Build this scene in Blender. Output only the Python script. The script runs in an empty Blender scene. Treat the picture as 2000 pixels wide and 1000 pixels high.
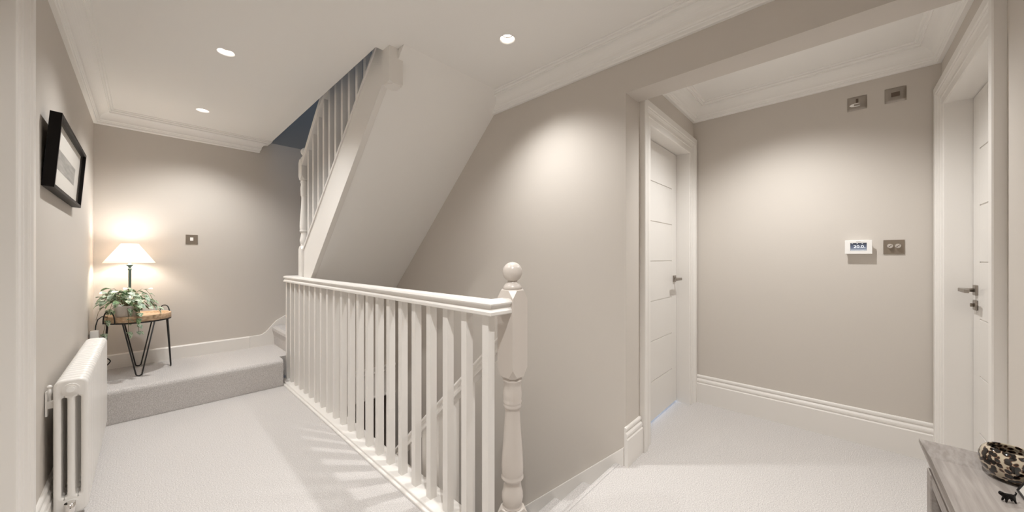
import bpy, bmesh, math, random
from mathutils import Vector, Matrix

# ------------------------------------------------------------------ scene, camera, light
S = bpy.context.scene
COL = S.collection
random.seed(7)
PI = math.pi

F_PX, YAW, HORIZON, EYE = 678.4, 0.81445, 504.7, 1.15
cam = bpy.data.cameras.new('camera')
cam.sensor_width = 36.0
cam.lens = 36.0 * F_PX / 2000.0
cam.shift_y = (HORIZON - 500.0) / 2000.0
cam.clip_start = 0.01
cam.clip_end = 60
camo = bpy.data.objects.new('camera', cam)
camo.location = (0, 0, EYE)
camo.rotation_euler = (PI / 2, 0, -YAW)
COL.objects.link(camo)
S.camera = camo

S.view_settings.view_transform = 'Standard'
S.view_settings.look = 'None'
S.view_settings.gamma = 1.0
S.view_settings.use_curve_mapping = False
S.view_settings.exposure = 1.17
S.cycles.max_bounces = 14
S.cycles.diffuse_bounces = 10
S.cycles.use_denoising = True
S.cycles.sample_clamp_indirect = 4.0

W = bpy.data.worlds.new('world')
S.world = W
W.use_nodes = True
W.node_tree.nodes['Background'].inputs[0].default_value = (0.45, 0.58, 0.8, 1)
W.node_tree.nodes['Background'].inputs[1].default_value = 0.3

CEIL = 2.365
WARM = (1.0, 0.99, 0.972)


def spot(name, x, y, z, energy, size=126, blend=1.0, rad=0.022, color=WARM):
    l = bpy.data.lights.new(name, 'SPOT')
    l.energy = energy
    l.spot_size = math.radians(size)
    l.spot_blend = blend
    l.shadow_soft_size = rad
    l.color = color
    o = bpy.data.objects.new(name, l)
    o.location = (x, y, z)
    COL.objects.link(o)
    return o


def area(name, loc, rot, sx, sy, energy, color):
    l = bpy.data.lights.new(name, 'AREA')
    l.shape = 'RECTANGLE'
    l.size, l.size_y = sx, sy
    l.energy = energy
    l.color = color
    o = bpy.data.objects.new(name, l)
    o.location = loc
    o.rotation_euler = rot
    COL.objects.link(o)
    return o


# recessed ceiling spots: (x, y).  the first three are in the picture
DOWN = [(0.332, 2.635), (0.332, 3.81), (1.385, 1.342)]
DOWN_OFF = [(0.332, 1.45), (0.332, 0.27)]      # same rows, out of the frame
DOWN_ALC = [(2.42, 0.25)]                                      # corridor ceiling, behind the beam
SPOT_W = 48
for p, k in zip(DOWN + DOWN_OFF + DOWN_ALC, (0.68, 0.70, 0.70, 0.28, 1.0, 0.95)):
    spot('spot_lamp', p[0], p[1], CEIL + 0.018, SPOT_W * k, size=118 if p == DOWN[2] else 126)
# roof window over the upper stairs
area('roof_window_light', (0.9, 2.9, 4.7), (0, 0, 0), 1.0, 1.4, 5, (0.58, 0.75, 1.0))
# daylight in the room behind the corridor door
area('room_daylight', (2.55, 1.7, 0.32), (-PI / 2, 0, 0), 0.8, 0.5, 8, (0.55, 0.72, 1.0))


# ------------------------------------------------------------------ materials
def mat(name, color, rough=0.5, metal=0.0, spec=0.5, bump=None, var=None, emit=None, coat=0.0, trans=0.0):
    m = bpy.data.materials.new(name)
    m.use_nodes = True
    nt = m.node_tree
    b = nt.nodes['Principled BSDF']
    b.inputs['Base Color'].default_value = (*color, 1)
    b.inputs['Roughness'].default_value = rough
    b.inputs['Metallic'].default_value = metal
    b.inputs['Specular IOR Level'].default_value = spec
    b.inputs['Coat Weight'].default_value = coat
    b.inputs['Transmission Weight'].default_value = trans
    if emit:
        b.inputs['Emission Color'].default_value = (*emit[0], 1)
        b.inputs['Emission Strength'].default_value = emit[1]
    tc = nt.nodes.new('ShaderNodeTexCoord')
    if var:                                   # (scale, amount)
        n = nt.nodes.new('ShaderNodeTexNoise')
        n.inputs['Scale'].default_value = var[0]
        n.inputs['Detail'].default_value = 4
        nt.links.new(tc.outputs['Object'], n.inputs['Vector'])
        mx = nt.nodes.new('ShaderNodeMix')
        mx.data_type = 'RGBA'
        a = var[1]
        mx.inputs[6].default_value = (*[c * (1 - a) for c in color], 1)
        mx.inputs[7].default_value = (*[min(1, c * (1 + a)) for c in color], 1)
        nt.links.new(n.outputs['Fac'], mx.inputs[0])
        nt.links.new(mx.outputs[2], b.inputs['Base Color'])
    if bump:                                  # (scale, strength, distance)
        n = nt.nodes.new('ShaderNodeTexNoise')
        n.inputs['Scale'].default_value = bump[0]
        n.inputs['Detail'].default_value = 3
        nt.links.new(tc.outputs['Object'], n.inputs['Vector'])
        bp = nt.nodes.new('ShaderNodeBump')
        bp.inputs['Strength'].default_value = bump[1]
        bp.inputs['Distance'].default_value = bump[2]
        nt.links.new(n.outputs['Fac'], bp.inputs['Height'])
        nt.links.new(bp.outputs['Normal'], b.inputs['Normal'])
    return m


M_WALL = mat('wall_paint', (0.585, 0.545, 0.50), 0.7, spec=0.25, bump=(180, 0.05, 0.002))
M_CEIL = mat('ceiling_paint', (0.85, 0.835, 0.81), 0.8, spec=0.2)
M_TRIM = mat('trim_gloss_paint', (0.765, 0.74, 0.707), 0.32, spec=0.45, bump=(60, 0.02, 0.002))
M_DOOR = mat('door_paint', (0.72, 0.697, 0.665), 0.4, spec=0.4)
M_RAD = mat('radiator_enamel', (0.80, 0.78, 0.75), 0.28, spec=0.5)
M_WHITE = mat('white_plastic', (0.85, 0.84, 0.82), 0.35)
M_LINER = mat('white_reflector', (0.9, 0.88, 0.85), 0.4)
M_STEEL = mat('brushed_steel', (0.36, 0.325, 0.29), 0.38, metal=1.0, bump=(400, 0.05, 0.001))
M_BRONZE = mat('bronze_plate', (0.27, 0.225, 0.18), 0.45, metal=0.7)
M_CHROME = mat('chrome', (0.8, 0.78, 0.76), 0.12, metal=1.0)
M_DARKBRN = mat('dark_brown_plastic', (0.10, 0.07, 0.05), 0.4)
M_BLACK = mat('black_metal', (0.012, 0.011, 0.011), 0.42)
M_BLACKW = mat('black_frame_wood', (0.006, 0.0045, 0.004), 0.45, spec=0.15)
M_CABLE = mat('black_cable', (0.012, 0.012, 0.012), 0.5)
M_GREEN = mat('lamp_stem_green', (0.10, 0.145, 0.135), 0.35, metal=0.5)
M_MAT = mat('picture_mount', (0.78, 0.75, 0.70), 0.7)
M_POT = mat('plant_pot', (0.62, 0.57, 0.53), 0.5, var=(20, 0.08))
M_SOIL = mat('soil', (0.04, 0.03, 0.02), 0.9)
M_STEM = mat('plant_stem', (0.13, 0.12, 0.05), 0.6)
M_DARKIN = mat('console_dark_wood', (0.12, 0.085, 0.06), 0.6, var=(25, 0.5))
M_LENS = mat('lamp_lens', (1, 1, 1), 0.4, emit=((1.0, 0.93, 0.84), 22))
M_BULB = mat('bulb', (1, 1, 1), 0.4, emit=((1.0, 0.9, 0.78), 30))
M_GREYMARK = mat('grey_print', (0.35, 0.34, 0.33), 0.5)
M_CORD = mat('white_cord', (0.8, 0.78, 0.75), 0.5)
M_UPPER_SHADE = mat('upper_wall_painted_shade', (0.30, 0.305, 0.305), 0.75, spec=0.2)  # shade above the ceiling line, put into the wall colour
M_NEWEL = mat('newel_paint', (0.60, 0.55, 0.505), 0.3, spec=0.45)
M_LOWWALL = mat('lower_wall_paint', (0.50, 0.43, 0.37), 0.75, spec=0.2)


def carpet():
    m = bpy.data.materials.new('loop_carpet')
    m.use_nodes = True
    nt = m.node_tree
    b = nt.nodes['Principled BSDF']
    b.inputs['Roughness'].default_value = 0.95
    b.inputs['Specular IOR Level'].default_value = 0.1
    tc = nt.nodes.new('ShaderNodeTexCoord')
    v = nt.nodes.new('ShaderNodeTexVoronoi')
    v.inputs['Scale'].default_value = 170
    n = nt.nodes.new('ShaderNodeTexNoise')
    n.inputs['Scale'].default_value = 230
    n.inputs['Detail'].default_value = 3
    w = nt.nodes.new('ShaderNodeTexWave')
    w.bands_direction = 'X'
    w.inputs['Scale'].default_value = 26
    w.inputs['Distortion'].default_value = 2.5
    w.inputs['Detail'].default_value = 2
    w.inputs['Detail Scale'].default_value = 12
    for t in (v, n, w):
        nt.links.new(tc.outputs['Object'], t.inputs['Vector'])
    r = nt.nodes.new('ShaderNodeValToRGB')
    r.color_ramp.elements[0].position = 0.3
    r.color_ramp.elements[0].color = (0.40, 0.378, 0.366, 1)
    r.color_ramp.elements[1].position = 0.7
    r.color_ramp.elements[1].color = (0.68, 0.655, 0.638, 1)
    nt.links.new(n.outputs['Fac'], r.inputs['Fac'])
    nt.links.new(r.outputs['Color'], b.inputs['Base Color'])
    ad = nt.nodes.new('ShaderNodeMath')
    ad.operation = 'ADD'
    mu = nt.nodes.new('ShaderNodeMath')
    mu.operation = 'MULTIPLY'
    mu.inputs[1].default_value = 0.3
    nt.links.new(w.outputs['Fac'], mu.inputs[0])
    nt.links.new(v.outputs['Distance'], ad.inputs[0])
    nt.links.new(mu.outputs[0], ad.inputs[1])
    bp = nt.nodes.new('ShaderNodeBump')
    bp.inputs['Strength'].default_value = 0.4
    bp.inputs['Distance'].default_value = 0.003
    nt.links.new(ad.outputs[0], bp.inputs['Height'])
    nt.links.new(bp.outputs['Normal'], b.inputs['Normal'])
    return m


def wood(name, c0, c1, scale=(2, 30, 30), rough=0.5, dist=4.0):
    m = bpy.data.materials.new(name)
    m.use_nodes = True
    nt = m.node_tree
    b = nt.nodes['Principled BSDF']
    b.inputs['Roughness'].default_value = rough
    tc = nt.nodes.new('ShaderNodeTexCoord')
    mp = nt.nodes.new('ShaderNodeMapping')
    mp.inputs['Scale'].default_value = scale
    n = nt.nodes.new('ShaderNodeTexNoise')
    n.inputs['Scale'].default_value = 2.5
    n.inputs['Detail'].default_value = 6
    n.inputs['Distortion'].default_value = dist * 0.1
    r = nt.nodes.new('ShaderNodeValToRGB')
    r.color_ramp.elements[0].position = 0.35
    r.color_ramp.elements[0].color = (*c0, 1)
    r.color_ramp.elements[1].position = 0.68
    r.color_ramp.elements[1].color = (*c1, 1)
    nt.links.new(tc.outputs['Object'], mp.inputs['Vector'])
    nt.links.new(mp.outputs['Vector'], n.inputs['Vector'])
    nt.links.new(n.outputs['Fac'], r.inputs['Fac'])
    nt.links.new(r.outputs['Color'], b.inputs['Base Color'])
    bp = nt.nodes.new('ShaderNodeBump')
    bp.inputs['Strength'].default_value = 0.15
    bp.inputs['Distance'].default_value = 0.002
    nt.links.new(n.outputs['Fac'], bp.inputs['Height'])
    nt.links.new(bp.outputs['Normal'], b.inputs['Normal'])
    return m


M_CARPET = carpet()
M_TRAYWOOD = wood('tray_wood', (0.44, 0.29, 0.175), (0.66, 0.485, 0.325), (4, 40, 40))
M_CONSOLE = wood('greyed_oak', (0.235, 0.207, 0.188), (0.315, 0.285, 0.262), (4, 60, 60), 0.55)


def shade_mat():
    m = bpy.data.materials.new('lamp_shade_fabric')
    m.use_nodes = True
    nt = m.node_tree
    out = nt.nodes['Material Output']
    nt.nodes.remove(nt.nodes['Principled BSDF'])
    d = nt.nodes.new('ShaderNodeBsdfDiffuse')
    d.inputs['Color'].default_value = (0.85, 0.78, 0.7, 1)
    t = nt.nodes.new('ShaderNodeBsdfTranslucent')
    t.inputs['Color'].default_value = (0.95, 0.88, 0.8, 1)
    mx = nt.nodes.new('ShaderNodeMixShader')
    mx.inputs[0].default_value = 0.42
    nt.links.new(d.outputs[0], mx.inputs[1])
    nt.links.new(t.outputs[0], mx.inputs[2])
    nt.links.new(mx.outputs[0], out.inputs[0])
    return m


def pane_mat():
    m = bpy.data.materials.new('clear_glass_pane')
    m.use_nodes = True
    nt = m.node_tree
    out = nt.nodes['Material Output']
    nt.nodes.remove(nt.nodes['Principled BSDF'])
    t = nt.nodes.new('ShaderNodeBsdfTransparent')
    g = nt.nodes.new('ShaderNodeBsdfGlossy')
    g.inputs['Roughness'].default_value = 0.03
    mx = nt.nodes.new('ShaderNodeMixShader')
    mx.inputs[0].default_value = 0.06
    nt.links.new(t.outputs[0], mx.inputs[1])
    nt.links.new(g.outputs[0], mx.inputs[2])
    nt.links.new(mx.outputs[0], out.inputs[0])
    return m


def leaf_mat(name, green, pale):
    m = bpy.data.materials.new(name)
    m.use_nodes = True
    nt = m.node_tree
    b = nt.nodes['Principled BSDF']
    b.inputs['Roughness'].default_value = 0.45
    tc = nt.nodes.new('ShaderNodeTexCoord')
    n = nt.nodes.new('ShaderNodeTexNoise')
    n.inputs['Scale'].default_value = 70
    n.inputs['Detail'].default_value = 3
    nt.links.new(tc.outputs['Object'], n.inputs['Vector'])
    r = nt.nodes.new('ShaderNodeValToRGB')
    r.color_ramp.elements[0].position = 0.38
    r.color_ramp.elements[0].color = (*green, 1)
    r.color_ramp.elements[1].position = 0.6
    r.color_ramp.elements[1].color = (*pale, 1)
    nt.links.new(n.outputs['Fac'], r.inputs['Fac'])
    nt.links.new(r.outputs['Color'], b.inputs['Base Color'])
    return m


def leopard_mat():
    m = bpy.data.materials.new('leopard_glass')
    m.use_nodes = True
    nt = m.node_tree
    b = nt.nodes['Principled BSDF']
    b.inputs['Roughness'].default_value = 0.06
    b.inputs['Coat Weight'].default_value = 0.6
    tc = nt.nodes.new('ShaderNodeTexCoord')
    nz = nt.nodes.new('ShaderNodeTexNoise')
    nz.inputs['Scale'].default_value = 45
    mxv = nt.nodes.new('ShaderNodeVectorMath')
    mxv.operation = 'MULTIPLY_ADD'
    mxv.inputs[1].default_value = (0.012, 0.012, 0.012)
    nt.links.new(tc.outputs['Object'], nz.inputs['Vector'])
    nt.links.new(nz.outputs['Color'], mxv.inputs[0])
    nt.links.new(tc.outputs['Object'], mxv.inputs[2])
    v = nt.nodes.new('ShaderNodeTexVoronoi')
    v.inputs['Scale'].default_value = 135
    nt.links.new(mxv.outputs[0], v.inputs['Vector'])
    r = nt.nodes.new('ShaderNodeValToRGB')
    r.color_ramp.elements[0].position = 0.47
    r.color_ramp.elements[0].color = (0.006, 0.004, 0.003, 1)
    r.color_ramp.elements[1].position = 0.62
    r.color_ramp.elements[1].color = (0.42, 0.36, 0.27, 1)
    e = r.color_ramp.elements.new(0.53)
    e.color = (0.09, 0.03, 0.012, 1)
    nt.links.new(v.outputs['Distance'], r.inputs['Fac'])
    nt.links.new(r.outputs['Color'], b.inputs['Base Color'])
    return m


def print_mat():
    m = bpy.data.materials.new('grey_landscape_print')
    m.use_nodes = True
    nt = m.node_tree
    b = nt.nodes['Principled BSDF']
    b.inputs['Roughness'].default_value = 0.6
    tc = nt.nodes.new('ShaderNodeTexCoord')
    mp = nt.nodes.new('ShaderNodeMapping')
    mp.inputs['Scale'].default_value = (1, 3, 30)
    n = nt.nodes.new('ShaderNodeTexNoise')
    n.inputs['Scale'].default_value = 1.6
    n.inputs['Detail'].default_value = 5
    r = nt.nodes.new('ShaderNodeValToRGB')
    r.color_ramp.elements[0].position = 0.3
    r.color_ramp.elements[0].color = (0.30, 0.29, 0.27, 1)
    r.color_ramp.elements[1].position = 0.75
    r.color_ramp.elements[1].color = (0.52, 0.50, 0.47, 1)
    nt.links.new(tc.outputs['Object'], mp.inputs['Vector'])
    nt.links.new(mp.outputs['Vector'], n.inputs['Vector'])
    nt.links.new(n.outputs['Fac'], r.inputs['Fac'])
    nt.links.new(r.outputs['Color'], b.inputs['Base Color'])
    return m


def screen_mat(z0, z1):
    m = bpy.data.materials.new('lit_screen')
    m.use_nodes = True
    nt = m.node_tree
    b = nt.nodes['Principled BSDF']
    b.inputs['Roughness'].default_value = 0.2
    tc = nt.nodes.new('ShaderNodeTexCoord')
    sp = nt.nodes.new('ShaderNodeSeparateXYZ')
    nt.links.new(tc.outputs['Object'], sp.inputs[0])
    mr = nt.nodes.new('ShaderNodeMapRange')
    mr.inputs[1].default_value = z0
    mr.inputs[2].default_value = z1
    nt.links.new(sp.outputs['Z'], mr.inputs[0])
    r = nt.nodes.new('ShaderNodeValToRGB')
    r.color_ramp.elements[0].color = (0.42, 0.45, 0.5, 1)
    r.color_ramp.elements[1].color = (0.02, 0.025, 0.04, 1)
    e = r.color_ramp.elements.new(0.4)
    e.color = (0.17, 0.20, 0.28, 1)
    nt.links.new(mr.outputs[0], r.inputs['Fac'])
    b.inputs['Base Color'].default_value = (0.01, 0.01, 0.01, 1)
    nt.links.new(r.outputs['Color'], b.inputs['Emission Color'])
    b.inputs['Emission Strength'].default_value = 0.38
    return m


M_SHADE = shade_mat()
M_PANE = pane_mat()
M_LEAF = [leaf_mat('leaf_variegated', (0.10, 0.20, 0.09), (0.50, 0.58, 0.44)),
          leaf_mat('leaf_green', (0.06, 0.14, 0.05), (0.26, 0.38, 0.20)),
          leaf_mat('leaf_pale', (0.22, 0.33, 0.22), (0.52, 0.60, 0.50))]
M_LEOPARD = leopard_mat()
M_PRINT = print_mat()


# ------------------------------------------------------------------ mesh helpers
class MB:
    def __init__(self):
        self.v, self.f, self.sm = [], [], []

    def add(self, vs, fs, smooth=False):
        n = len(self.v)
        self.v += [tuple(p) for p in vs]
        self.f += [tuple(i + n for i in f) for f in fs]
        self.sm += [smooth] * len(fs)
        return self

    def box(self, x0, x1, y0, y1, z0, z1):
        vs = [(x, y, z) for x in (x0, x1) for y in (y0, y1) for z in (z0, z1)]
        fs = [(0, 1, 3, 2), (4, 6, 7, 5), (0, 4, 5, 1), (2, 3, 7, 6), (0, 2, 6, 4), (1, 5, 7, 3)]
        return self.add(vs, fs)

    def quad(self, a, b, c, d):
        return self.add([a, b, c, d], [(0, 1, 2, 3)])

    def rings(self, rings, closed=True, cap=True, smooth=False):
        """skin a list of equal-length vertex rings"""
        n = len(rings[0])
        vs = [p for r in rings for p in r]
        fs = []
        for i in range(len(rings) - 1):
            for j in range(n if closed else n - 1):
                k = (j + 1) % n
                fs.append((i * n + j, i * n + k, (i + 1) * n + k, (i + 1) * n + j))
        self.add(vs, fs, smooth)
        if cap:
            m = len(self.v) - len(vs)
            self.f.append(tuple(m + j for j in range(n)))
            self.f.append(tuple(m + (len(rings) - 1) * n + j for j in range(n)))
            self.sm += [False, False]
        return self

    def prism(self, poly, axis, a, b):
        """poly of 2D points in the plane across axis; axis 0: (y,z), 1: (x,z), 2: (x,y)"""
        def p3(p, t):
            return {0: (t, p[0], p[1]), 1: (p[0], t, p[1]), 2: (p[0], p[1], t)}[axis]
        return self.rings([[p3(p, a) for p in poly], [p3(p, b) for p in poly]])

    def lathe(self, prof, cx, cy, n=28, z0=0.0, smooth=True, cap=True):
        rings = []
        for r, z in prof:
            rings.append([(cx + r * math.cos(2 * PI * k / n), cy + r * math.sin(2 * PI * k / n), z0 + z) for k in range(n)])
        return self.rings(rings, cap=cap, smooth=smooth)

    def tube(self, pts, r, n=8, smooth=True):
        pts = [Vector(p) for p in pts]
        rings = []
        up = None
        for i, p in enumerate(pts):
            t = (pts[min(i + 1, len(pts) - 1)] - pts[max(i - 1, 0)]).normalized()
            if up is None:
                up = Vector((0, 0, 1)) if abs(t.z) < 0.9 else Vector((1, 0, 0))
            s = t.cross(up)
            if s.length < 1e-4:
                s = t.cross(Vector((0, 1, 0)))
            s.normalize()
            u = s.cross(t).normalized()
            up = u
            rr = r[i] if isinstance(r, (list, tuple)) else r
            rings.append([tuple(p + (s * math.cos(2 * PI * k / n) + u * math.sin(2 * PI * k / n)) * rr) for k in range(n)])
        return self.rings(rings, smooth=smooth)

    def sphere(self, c, r, n=20, m=12):
        prof = [(max(1e-4, r[0] * math.sin(PI * i / m)), i) for i in range(m + 1)] if False else None
        rings = []
        rx, ry, rz = (r, r, r) if not isinstance(r, (list, tuple)) else r
        for i in range(1, m):
            a = PI * i / m
            rings.append([(c[0] + rx * math.sin(a) * math.cos(2 * PI * k / n), c[1] + ry * math.sin(a) * math.sin(2 * PI * k / n),
                           c[2] - rz * math.cos(a)) for k in range(n)])
        base = len(self.v)
        self.rings(rings, cap=False, smooth=True)
        b = len(self.v)
        self.v += [(c[0], c[1], c[2] - rz), (c[0], c[1], c[2] + rz)]
        last = base + (m - 2) * n
        for k in range(n):
            self.f.append((b, base + (k + 1) % n, base + k))
            self.f.append((b + 1, last + k, last + (k + 1) % n))
            self.sm += [True, True]
        return self

    def mesh(self, name, m, origin=(0, 0, 0)):
        me = bpy.data.meshes.new(name)
        o = origin
        me.from_pydata([(p[0] - o[0], p[1] - o[1], p[2] - o[2]) for p in self.v], [], self.f)
        for p, s in zip(me.polygons, self.sm):
            p.use_smooth = s
        bm = bmesh.new()
        bm.from_mesh(me)
        bmesh.ops.recalc_face_normals(bm, faces=bm.faces)
        bm.to_mesh(me)
        bm.free()
        if m:
            me.materials.append(m)
        return me

    def build(self, name, m, parent=None, loc=None, bevel=0.0, seg=2):
        """mesh given in world coordinates; under a thing it is stored relative to the thing's base"""
        org = (0, 0, 0)
        if parent is not None:
            org = root_loc(parent)
        elif loc is not None:
            org = loc
        o = bpy.data.objects.new(name, self.mesh(name, m, org))
        COL.objects.link(o)
        if parent is not None:
            o.parent = parent
        elif loc is not None:
            o.location = loc
        if bevel:
            b = o.modifiers.new('bevel', 'BEVEL')
            b.width = bevel
            b.segments = seg
            b.limit_method = 'ANGLE'
            b.angle_limit = math.radians(40)
        return o


def root_loc(o):
    v = Vector((0, 0, 0))
    while o is not None:
        v += o.location
        o = o.parent
    return tuple(v)


def link(name, me, parent, wpos, rot=None, scale=None):
    """an object sharing mesh data, placed at a world position under a parent"""
    o = bpy.data.objects.new(name, me)
    COL.objects.link(o)
    o.parent = parent
    r = root_loc(parent) if parent else (0, 0, 0)
    o.location = (wpos[0] - r[0], wpos[1] - r[1], wpos[2] - r[2])
    if rot:
        o.rotation_euler = rot
    if scale:
        o.scale = scale
    return o


def thing(name, label, cat, loc=(0, 0, 0), group=None):
    o = bpy.data.objects.new(name, None)
    o.empty_display_size = 0.1
    o.location = loc
    COL.objects.link(o)
    o['label'] = label
    o['category'] = cat
    if group:
        o['group'] = group
    return o


def tag(o, label, cat, group=None):
    o['label'] = label
    o['category'] = cat
    if group:
        o['group'] = group
    return o


def struct(name, mb, m, bevel=0.0):
    o = mb.build(name, m, bevel=bevel)
    o['kind'] = 'structure'
    return o


def struct_empty(name, loc):
    o = bpy.data.objects.new(name, None)
    o.location = loc
    o.empty_display_size = 0.1
    COL.objects.link(o)
    o['kind'] = 'structure'
    return o


def sweep(path, prof, z0=0.0, cap=True):
    """sweep profile (d from wall, z) along a wall line; room lies to the left of the walking direction"""
    P = [Vector((p[0], p[1])) for p in path]
    ns = []
    for i in range(len(P) - 1):
        d = (P[i + 1] - P[i]).normalized()
        ns.append(Vector((-d.y, d.x)))
    rings = []
    for i, p in enumerate(P):
        a = ns[max(0, i - 1)]
        b = ns[min(i, len(ns) - 1)]
        m = (a + b) / (1 + a.dot(b))
        rings.append([(p.x + m.x * d, p.y + m.y * d, z0 + z) for d, z in prof])
    return MB().rings(rings, cap=cap)


# ------------------------------------------------------------------ the shell
XL, XM, XE = -0.28, 1.84, 3.07        # left wall, stair wall, end wall of the corridor
YF, YD, YB = -0.415, 0.866, 4.40      # front wall (behind camera), corridor door wall, back wall
XB = 2.0                              # corridor side of the beam
STEP_Y, STEP_Z = 3.66, 0.235
WELL_X = 0.95
NOSE_Y = 0.91
LOW = -2.6
UP = 4.9
UPF = 2.65

# doors: (opening start, end, height)
D1 = (2.16, 2.93, 1.975)
D2 = (2.15, 2.93, 1.975)
D3 = (1.07, 1.84, 1.975)

# floor (landing, stair head and corridor in one fitted carpet)
f = MB()
f.box(XL - 0.4, 0.87, YF - 0.5, STEP_Y + 0.02, -0.25, 0)
f.box(0.87, WELL_X + 0.03, YF - 0.5, 1.0, -0.25, 0)
f.box(WELL_X + 0.03, XM + 0.16, YF - 0.5, NOSE_Y - 0.012, -0.25, 0)
f.box(XM + 0.16, XE + 0.05, YF - 0.5, 3.0, -0.25, 0)
f.box(0.87, 0.985, 1.0, 3.78, -0.25, -0.001)
struct('floor', f, M_CARPET)

# left wall with a doorway
w = MB()
w.box(XL - 0.15, XL, YF - 0.15, D3[0] - 0.03, -0.3, UPF)
w.box(XL - 0.15, XL, D3[1] + 0.03, YB + 0.15, -0.3, UP)
w.box(XL - 0.15, XL, D3[0] - 0.03, D3[1] + 0.03, D3[2] + 0.03, UPF)
struct('wall_left', w, M_WALL)
struct('wall_back', MB().box(XL, XM + 0.2, YB, YB + 0.15, LOW, CEIL + 0.01), M_WALL)
struct('wall_back_upper', MB().box(XL, XM + 0.2, YB, YB + 0.15, CEIL + 0.01, UP), M_UPPER_SHADE)  # same wall, darkened by colour where the lamps below don't reach
w = MB()
w.box(XM, XB, YD, YB, LOW, UPF - 0.2)
w.box(XM, XB, YF, YD, 2.07, UPF)           # the beam over the corridor mouth
struct('wall_right', w, M_WALL)
w = MB()
w.box(XB, D1[0] - 0.03, YD, YD + 0.14, 0, UPF)
w.box(D1[1] + 0.03, XE, YD, YD + 0.14, 0, UPF)
w.box(D1[0] - 0.03, D1[1] + 0.03, YD, YD + 0.14, D1[2] + 0.03, UPF)
struct('wall_corridor', w, M_WALL)
struct('wall_end', MB().box(XE, XE + 0.15, YF - 0.15, 3.0, -0.25, UPF), M_WALL)
w = MB()
w.box(XL, D2[0] - 0.03, YF - 0.15, YF, 0, UPF)
w.box(D2[1] + 0.03, XE, YF - 0.15, YF, 0, UPF)
w.box(D2[0] - 0.03, D2[1] + 0.03, YF - 0.15, YF, D2[2] + 0.03, UPF)
struct('wall_front', w, M_WALL)
# closing off what lies behind the three doors
w = MB()
w.box(XB, XE, 2.9, 3.0, 0, UPF)
w.box(XB, XE, YD + 0.14, 3.0, UPF - 0.1, UPF)
struct('wall_room', w, M_WALL)
# upper storey round the stair head
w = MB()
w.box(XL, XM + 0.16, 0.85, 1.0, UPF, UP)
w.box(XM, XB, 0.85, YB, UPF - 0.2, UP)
struct('wall_upper', w, M_UPPER_SHADE)  # upstairs shade painted in here too
struct('ceiling_upper', MB().box(XL - 0.15, XM + 0.16, 0.85, YB + 0.15, UP, UP + 0.1), M_CEIL)
# stairwell below the landing
w = MB()
w.box(0.9, 0.984, NOSE_Y + 0.02, YB, LOW, -0.26)
w.box(0.9, XM, NOSE_Y - 0.02, NOSE_Y + 0.05, LOW, -0.26)
struct('wall_stairwell', w, M_LOWWALL)
struct('floor_lower', MB().box(0.9, XM, NOSE_Y, YB, LOW - 0.1, LOW), M_CARPET)

# ceiling, with round openings for the recessed lamps
HOLE_R, CELL = 0.044, 0.058
SLOPE = 0.935


def soffit_z(y):
    return 0.985 + SLOPE * (3.276 - y)


SOFF_TOP = 3.276 - (CEIL - 0.985) / SLOPE
holes = DOWN + DOWN_OFF + DOWN_ALC
xs = sorted(set([XL, 0.915, 1.012, XM, XB, XE] + [v for h in holes for v in (h[0] - CELL, h[0] + CELL)]))
ys = sorted(set([YF, 1.94, SOFF_TOP, YD, YB] + [v for h in holes for v in (h[1] - CELL, h[1] + CELL)]))


def solid(x, y):
    if XM < x < XB:
        return False
    if x > XB:
        return YF < y < YD
    if x < 0.915:
        return True
    if x < 1.012:
        return y < 1.94
    return y < SOFF_TOP


c = MB()
for i in range(len(xs) - 1):
    for j in range(len(ys) - 1):
        x0, x1, y0, y1 = xs[i], xs[i + 1], ys[j], ys[j + 1]
        cx, cy = (x0 + x1) / 2, (y0 + y1) / 2
        if not solid(cx, cy):
            continue
        c.quad((x0, y0, UPF), (x1, y0, UPF), (x1, y1, UPF), (x0, y1, UPF))
        h = [q for q in holes if abs(q[0] - cx) < CELL and abs(q[1] - cy) < CELL]
        if not h:
            c.quad((x0, y0, CEIL), (x1, y0, CEIL), (x1, y1, CEIL), (x0, y1, CEIL))
        else:
            hx, hy = h[0]
            # part of the square ring that falls in this cell
            n = 40
            for k in range(n):
                a0, a1 = 2 * PI * k / n + PI / 4, 2 * PI * (k + 1) / n + PI / 4
                pts = []
                for a in (a0, a1):
                    ca, sa = math.cos(a), math.sin(a)
                    s = CELL / max(abs(ca), abs(sa))
                    pts.append(((hx + HOLE_R * ca, hy + HOLE_R * sa, CEIL), (hx + s * ca, hy + s * sa, CEIL)))
                mx = hx + CELL * 0.8 * math.cos((a0 + a1) / 2)
                my = hy + CELL * 0.8 * math.sin((a0 + a1) / 2)
                if x0 <= mx <= x1 and y0 <= my <= y1:
                    c.quad(pts[0][0], pts[0][1], pts[1][1], pts[1][0])
c.quad((0.915, 1.94, CEIL), (0.915, YB, CEIL), (0.915, YB, UPF), (0.915, 1.94, UPF))
c.quad((0.915, 1.94, CEIL), (1.012, 1.94, CEIL), (1.012, 1.94, UPF), (0.915, 1.94, UPF))
c.quad((1.012, SOFF_TOP, CEIL), (XM, SOFF_TOP, CEIL), (XM, SOFF_TOP, UPF), (1.012, SOFF_TOP, UPF))
c.quad((1.012, SOFF_TOP, CEIL), (1.012, 1.94, CEIL), (1.012, 1.94, UPF), (1.012, SOFF_TOP, UPF))
ceil_o = bpy.data.objects.new('ceiling', c.mesh('ceiling', M_CEIL))
COL.objects.link(ceil_o)
ceil_o['kind'] = 'structure'

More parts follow.
